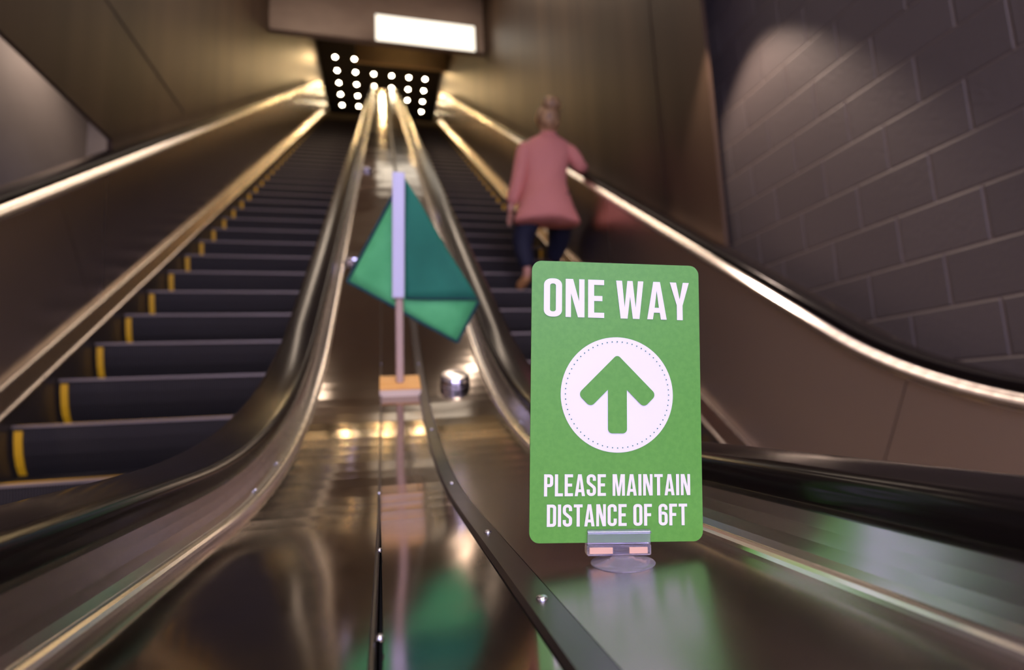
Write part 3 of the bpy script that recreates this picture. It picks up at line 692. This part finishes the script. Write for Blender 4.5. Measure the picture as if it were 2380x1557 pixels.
prf = [(-1, -1), (-1, .6), (-.7, 1), (.7, 1), (1, .6), (1, -1)]
extr_poly(b, [a_ + sx_ * u + sy_ * v for u, v in prf], [c_ + sx_ * u + sy_ * v for u, v in prf]); obj('sleeve', b, m_sleeve, flag, label='white plastic sleeve')
# ---------------------------------------------------------------- the person on the right escalator
per = thing('person', 'person in pink jacket and dark trousers climbing the right escalator, hair in a bun', 'person', W(1.08, 3.45, 0.76))
def skin_mesh(verts, edges, radii, root_i=0, sub=2):
    me = bpy.data.meshes.new('tmp'); me.from_pydata([W(*v) for v in verts], edges, [])
    o = bpy.data.objects.new('tmp', me); C.objects.link(o)
    md = o.modifiers.new('s', 'SKIN')
    for i, sv_ in enumerate(me.skin_vertices[0].data):
        r = radii[i]; r = r if isinstance(r, tuple) else (r, r)
        sv_.radius = (r[0] * S, r[1] * S); sv_.use_root = (i == root_i)
    sb_ = o.modifiers.new('u', 'SUBSURF'); sb_.levels = sub; sb_.render_levels = sub
    dg = bpy.context.evaluated_depsgraph_get(); dg.update()
    m2 = bpy.data.meshes.new_from_object(o.evaluated_get(dg))
    bm = bmesh.new(); bm.from_mesh(m2)
    bpy.data.objects.remove(o); return bm
V = [(1.083, 3.30, 1.40), (1.083, 3.30, 1.52), (1.10, 3.30, 1.66), (1.118, 3.30, 1.78), (1.127, 3.305, 1.86), (1.130, 3.31, 1.93), (1.132, 3.31, 1.985), (1.135, 3.31, 2.03),
     (0.965, 3.30, 1.755), (0.905, 3.29, 1.50), (0.845, 3.32, 1.335), (0.832, 3.33, 1.28),
     (1.275, 3.30, 1.755), (1.345, 3.28, 1.62), (1.418, 3.38, 1.655), (1.438, 3.41, 1.652),
     (1.00, 3.30, 1.36), (0.925, 3.40, 1.10), (0.945, 3.335, 0.865), (0.915, 3.43, 0.785),
     (1.17, 3.31, 1.36), (1.255, 3.55, 1.20), (1.23, 3.68, 1.00), (1.235, 3.78, 0.965)]
E_ = [(0, 1), (1, 2), (2, 3), (3, 4), (4, 5), (5, 6), (6, 7), (3, 8), (8, 9), (9, 10), (10, 11), (3, 12), (12, 13), (13, 14), (14, 15), (0, 16), (16, 17), (17, 18), (18, 19), (0, 20), (20, 21), (21, 22), (22, 23)]
Rr = [(.12, .09), (.10, .075), (.115, .08), (.10, .07), .042, .062, .075, .05, .05, .036, .026, .024, .05, .036, .026, .024, .075, .048, .03, .026, .075, .048, .03, .026]
obj('body', skin_mesh(V, E_, Rr), m_skin, per, smooth=True)
# fingers of the two hands
def fingers(wrist, dirs, name='fingers'):
    bm = NB()
    for (dx, dy, dz, ln) in dirs:
        a = W(*wrist); d = Vector((dx, dy, dz)).normalized()
        p = a; r = .0095
        for k in range(3):
            d2 = (d + Vector((0, 0.0, -0.28 * k))).normalized(); l = ln * S / 3
            lathe(bm, p, d2, [(r * .9, 0), (r, l * .3), (r * .92, l * .8), (r * .6, l)], 10); p = p + d2 * l * .94; r *= .9
    return bm
def ring_loft(rings, n=20, capb=True, capt=True):
    """rings: (cx, cy, cz, rx, ry)"""
    bm = NB(); R_ = []
    for cx_, cy_, cz_, rx_, ry_ in rings:
        R_.append([bm.verts.new(W(cx_ + rx_ * math.cos(2 * math.pi * i / n), cy_ + ry_ * math.sin(2 * math.pi * i / n), cz_)) for i in range(n)])
    for a, c in zip(R_, R_[1:]):
        for i in range(n): bm.faces.new((a[i], a[(i + 1) % n], c[(i + 1) % n], c[i]))
    if capb: bm.faces.new(R_[0][::-1])
    if capt: bm.faces.new(R_[-1])
    return bm
def tube(bm, pts, rad, n=14):
    rings = []
    for i, p in enumerate(pts):
        p = W(*p); a = W(*pts[max(i - 1, 0)]); c = W(*pts[min(i + 1, len(pts) - 1)]); u, v = frame(c - a)
        rings.append([bm.verts.new(p + (u * math.cos(2 * math.pi * k / n) + v * math.sin(2 * math.pi * k / n)) * rad[i] * S) for k in range(n)])
    # keep consecutive rings aligned
    for a, c in zip(rings, rings[1:]):
        best = min(range(n), key=lambda o_: sum((a[k].co - c[(k + o_) % n].co).length for k in range(0, n, 3)))
        c[:] = c[best:] + c[:best]
        for k in range(n): bm.faces.new((a[k], a[(k + 1) % n], c[(k + 1) % n], c[k]))
    bm.faces.new(rings[0][::-1]); bm.faces.new(rings[-1])
def subdiv_obj(o, l=2):
    md = o.modifiers.new('subsurf', 'SUBSURF'); md.levels = l; md.render_levels = l
b = ring_loft([(1.084, 3.285, 1.200, .252, .135), (1.085, 3.285, 1.24, .236, .135), (1.083, 3.288, 1.32, .198, .135), (1.084, 3.29, 1.42, .168, .122), (1.088, 3.295, 1.50, .150, .10), (1.096, 3.295, 1.60, .158, .10),
               (1.108, 3.295, 1.70, .176, .102), (1.118, 3.30, 1.765, .182, .092), (1.122, 3.30, 1.800, .160, .078), (1.125, 3.30, 1.825, .100, .066), (1.127, 3.30, 1.85, .062, .058), (1.128, 3.30, 1.870, .056, .054)])
for v in b.verts:   # slanting hem, longer at the sides, soft folds
    zz = (v.co.z - ZC) / S
    if zz < 1.3: v.co.z -= 0.02 * abs((v.co.x / S - 1.084) / .24) * S
    v.co.y += 0.006 * math.sin(v.co.z * 38 + v.co.x * 22)
jk = obj('jacket', b, m_jack, per, smooth=True); subdiv_obj(jk)
b = NB(); tube(b, [(0.985, 3.30, 1.768), (0.955, 3.30, 1.73), (0.925, 3.295, 1.62), (0.900, 3.29, 1.50), (0.868, 3.305, 1.41), (0.845, 3.32, 1.325)], [.055, .064, .058, .054, .048, .046])
o = obj('jacket_sleeve', b, m_jack, per, smooth=True); subdiv_obj(o, 1)
b = NB(); tube(b, [(1.235, 3.30, 1.760), (1.285, 3.295, 1.735), (1.325, 3.285, 1.67), (1.350, 3.29, 1.625), (1.385, 3.33, 1.645), (1.412, 3.37, 1.658)], [.055, .060, .054, .048, .042, .040])
o = obj('jacket_sleeve', b, m_jack, per, smooth=True); subdiv_obj(o, 1)
b = fingers((1.432, 3.405, 1.655), [(-.25, .9, -.25, .085), (-.05, 1, -.25, .095), (.18, 1, -.25, .088), (.4, .9, -.3, .072), (-.9, .35, -.35, .06)])
obj('hand', b, m_skin, per, smooth=True)
b = fingers((0.833, 3.33, 1.285), [(-.25, -.05, -1, .085), (-.08, .1, -1, .095), (.08, .22, -1, .09), (.2, .35, -1, .075), (.35, -.4, -.8, .06)])
obj('hand', b, m_skin, per, smooth=True)
VT = [(1.084, 3.30, 1.42), (1.0, 3.30, 1.33), (0.945, 3.36, 1.19), (0.925, 3.40, 1.08), (0.938, 3.36, 0.97), (0.945, 3.338, 0.885), (1.17, 3.31, 1.33), (1.235, 3.45, 1.25), (1.258, 3.55, 1.17), (1.245, 3.63, 1.09), (1.232, 3.67, 1.03)]
ET = [(0, 1), (1, 2), (2, 3), (3, 4), (4, 5), (0, 6), (6, 7), (7, 8), (8, 9), (9, 10)]
RT = [(.115, .09), (.105, .10), .095, .078, .064, .050, (.105, .10), .100, .088, .070, .052]
obj('trousers', skin_mesh(VT, ET, RT), m_trou, per, smooth=True)
def shoe(heel, toe):
    b = NB(); h = Vector(heel); t = Vector(toe)
    pts = [tuple(h + (t - h) * k) for k in (0, .15, .4, .7, .92, 1)]
    tube(b, pts, [.014, .028, .030, .034, .026, .008], 12)
    return b
obj('shoe', shoe((0.948, 3.335, 0.845), (0.900, 3.44, 0.782)), m_shoe, per, smooth=True)
obj('shoe', shoe((1.228, 3.665, 0.978), (1.240, 3.86, 0.972)), m_shoe, per, smooth=True)
bm = NB(); bmesh.ops.create_uvsphere(bm, u_segments=24, v_segments=16, radius=1)
for v in bm.verts:
    n_ = v.co.copy(); v.co = W(1.133 + n_.x * .088, 3.290 + n_.y * .10, 1.968 + n_.z * .108)
    if n_.z < 0 and n_.y > .1: v.co.y -= .06 * -n_.z
o = obj('hair', bm, m_hair, per, smooth=True)
bm = NB(); bmesh.ops.create_uvsphere(bm, u_segments=20, v_segments=12, radius=1)
for v in bm.verts:
    n_ = v.co.copy(); k = 1 + .10 * math.sin(5 * math.atan2(n_.x, n_.z) + 3 * n_.y); v.co = W(1.142 + n_.x * .066 * k, 3.220 + n_.y * .055, 2.035 + n_.z * .058 * k)
obj('hair_bun', bm, m_hair, per, smooth=True)
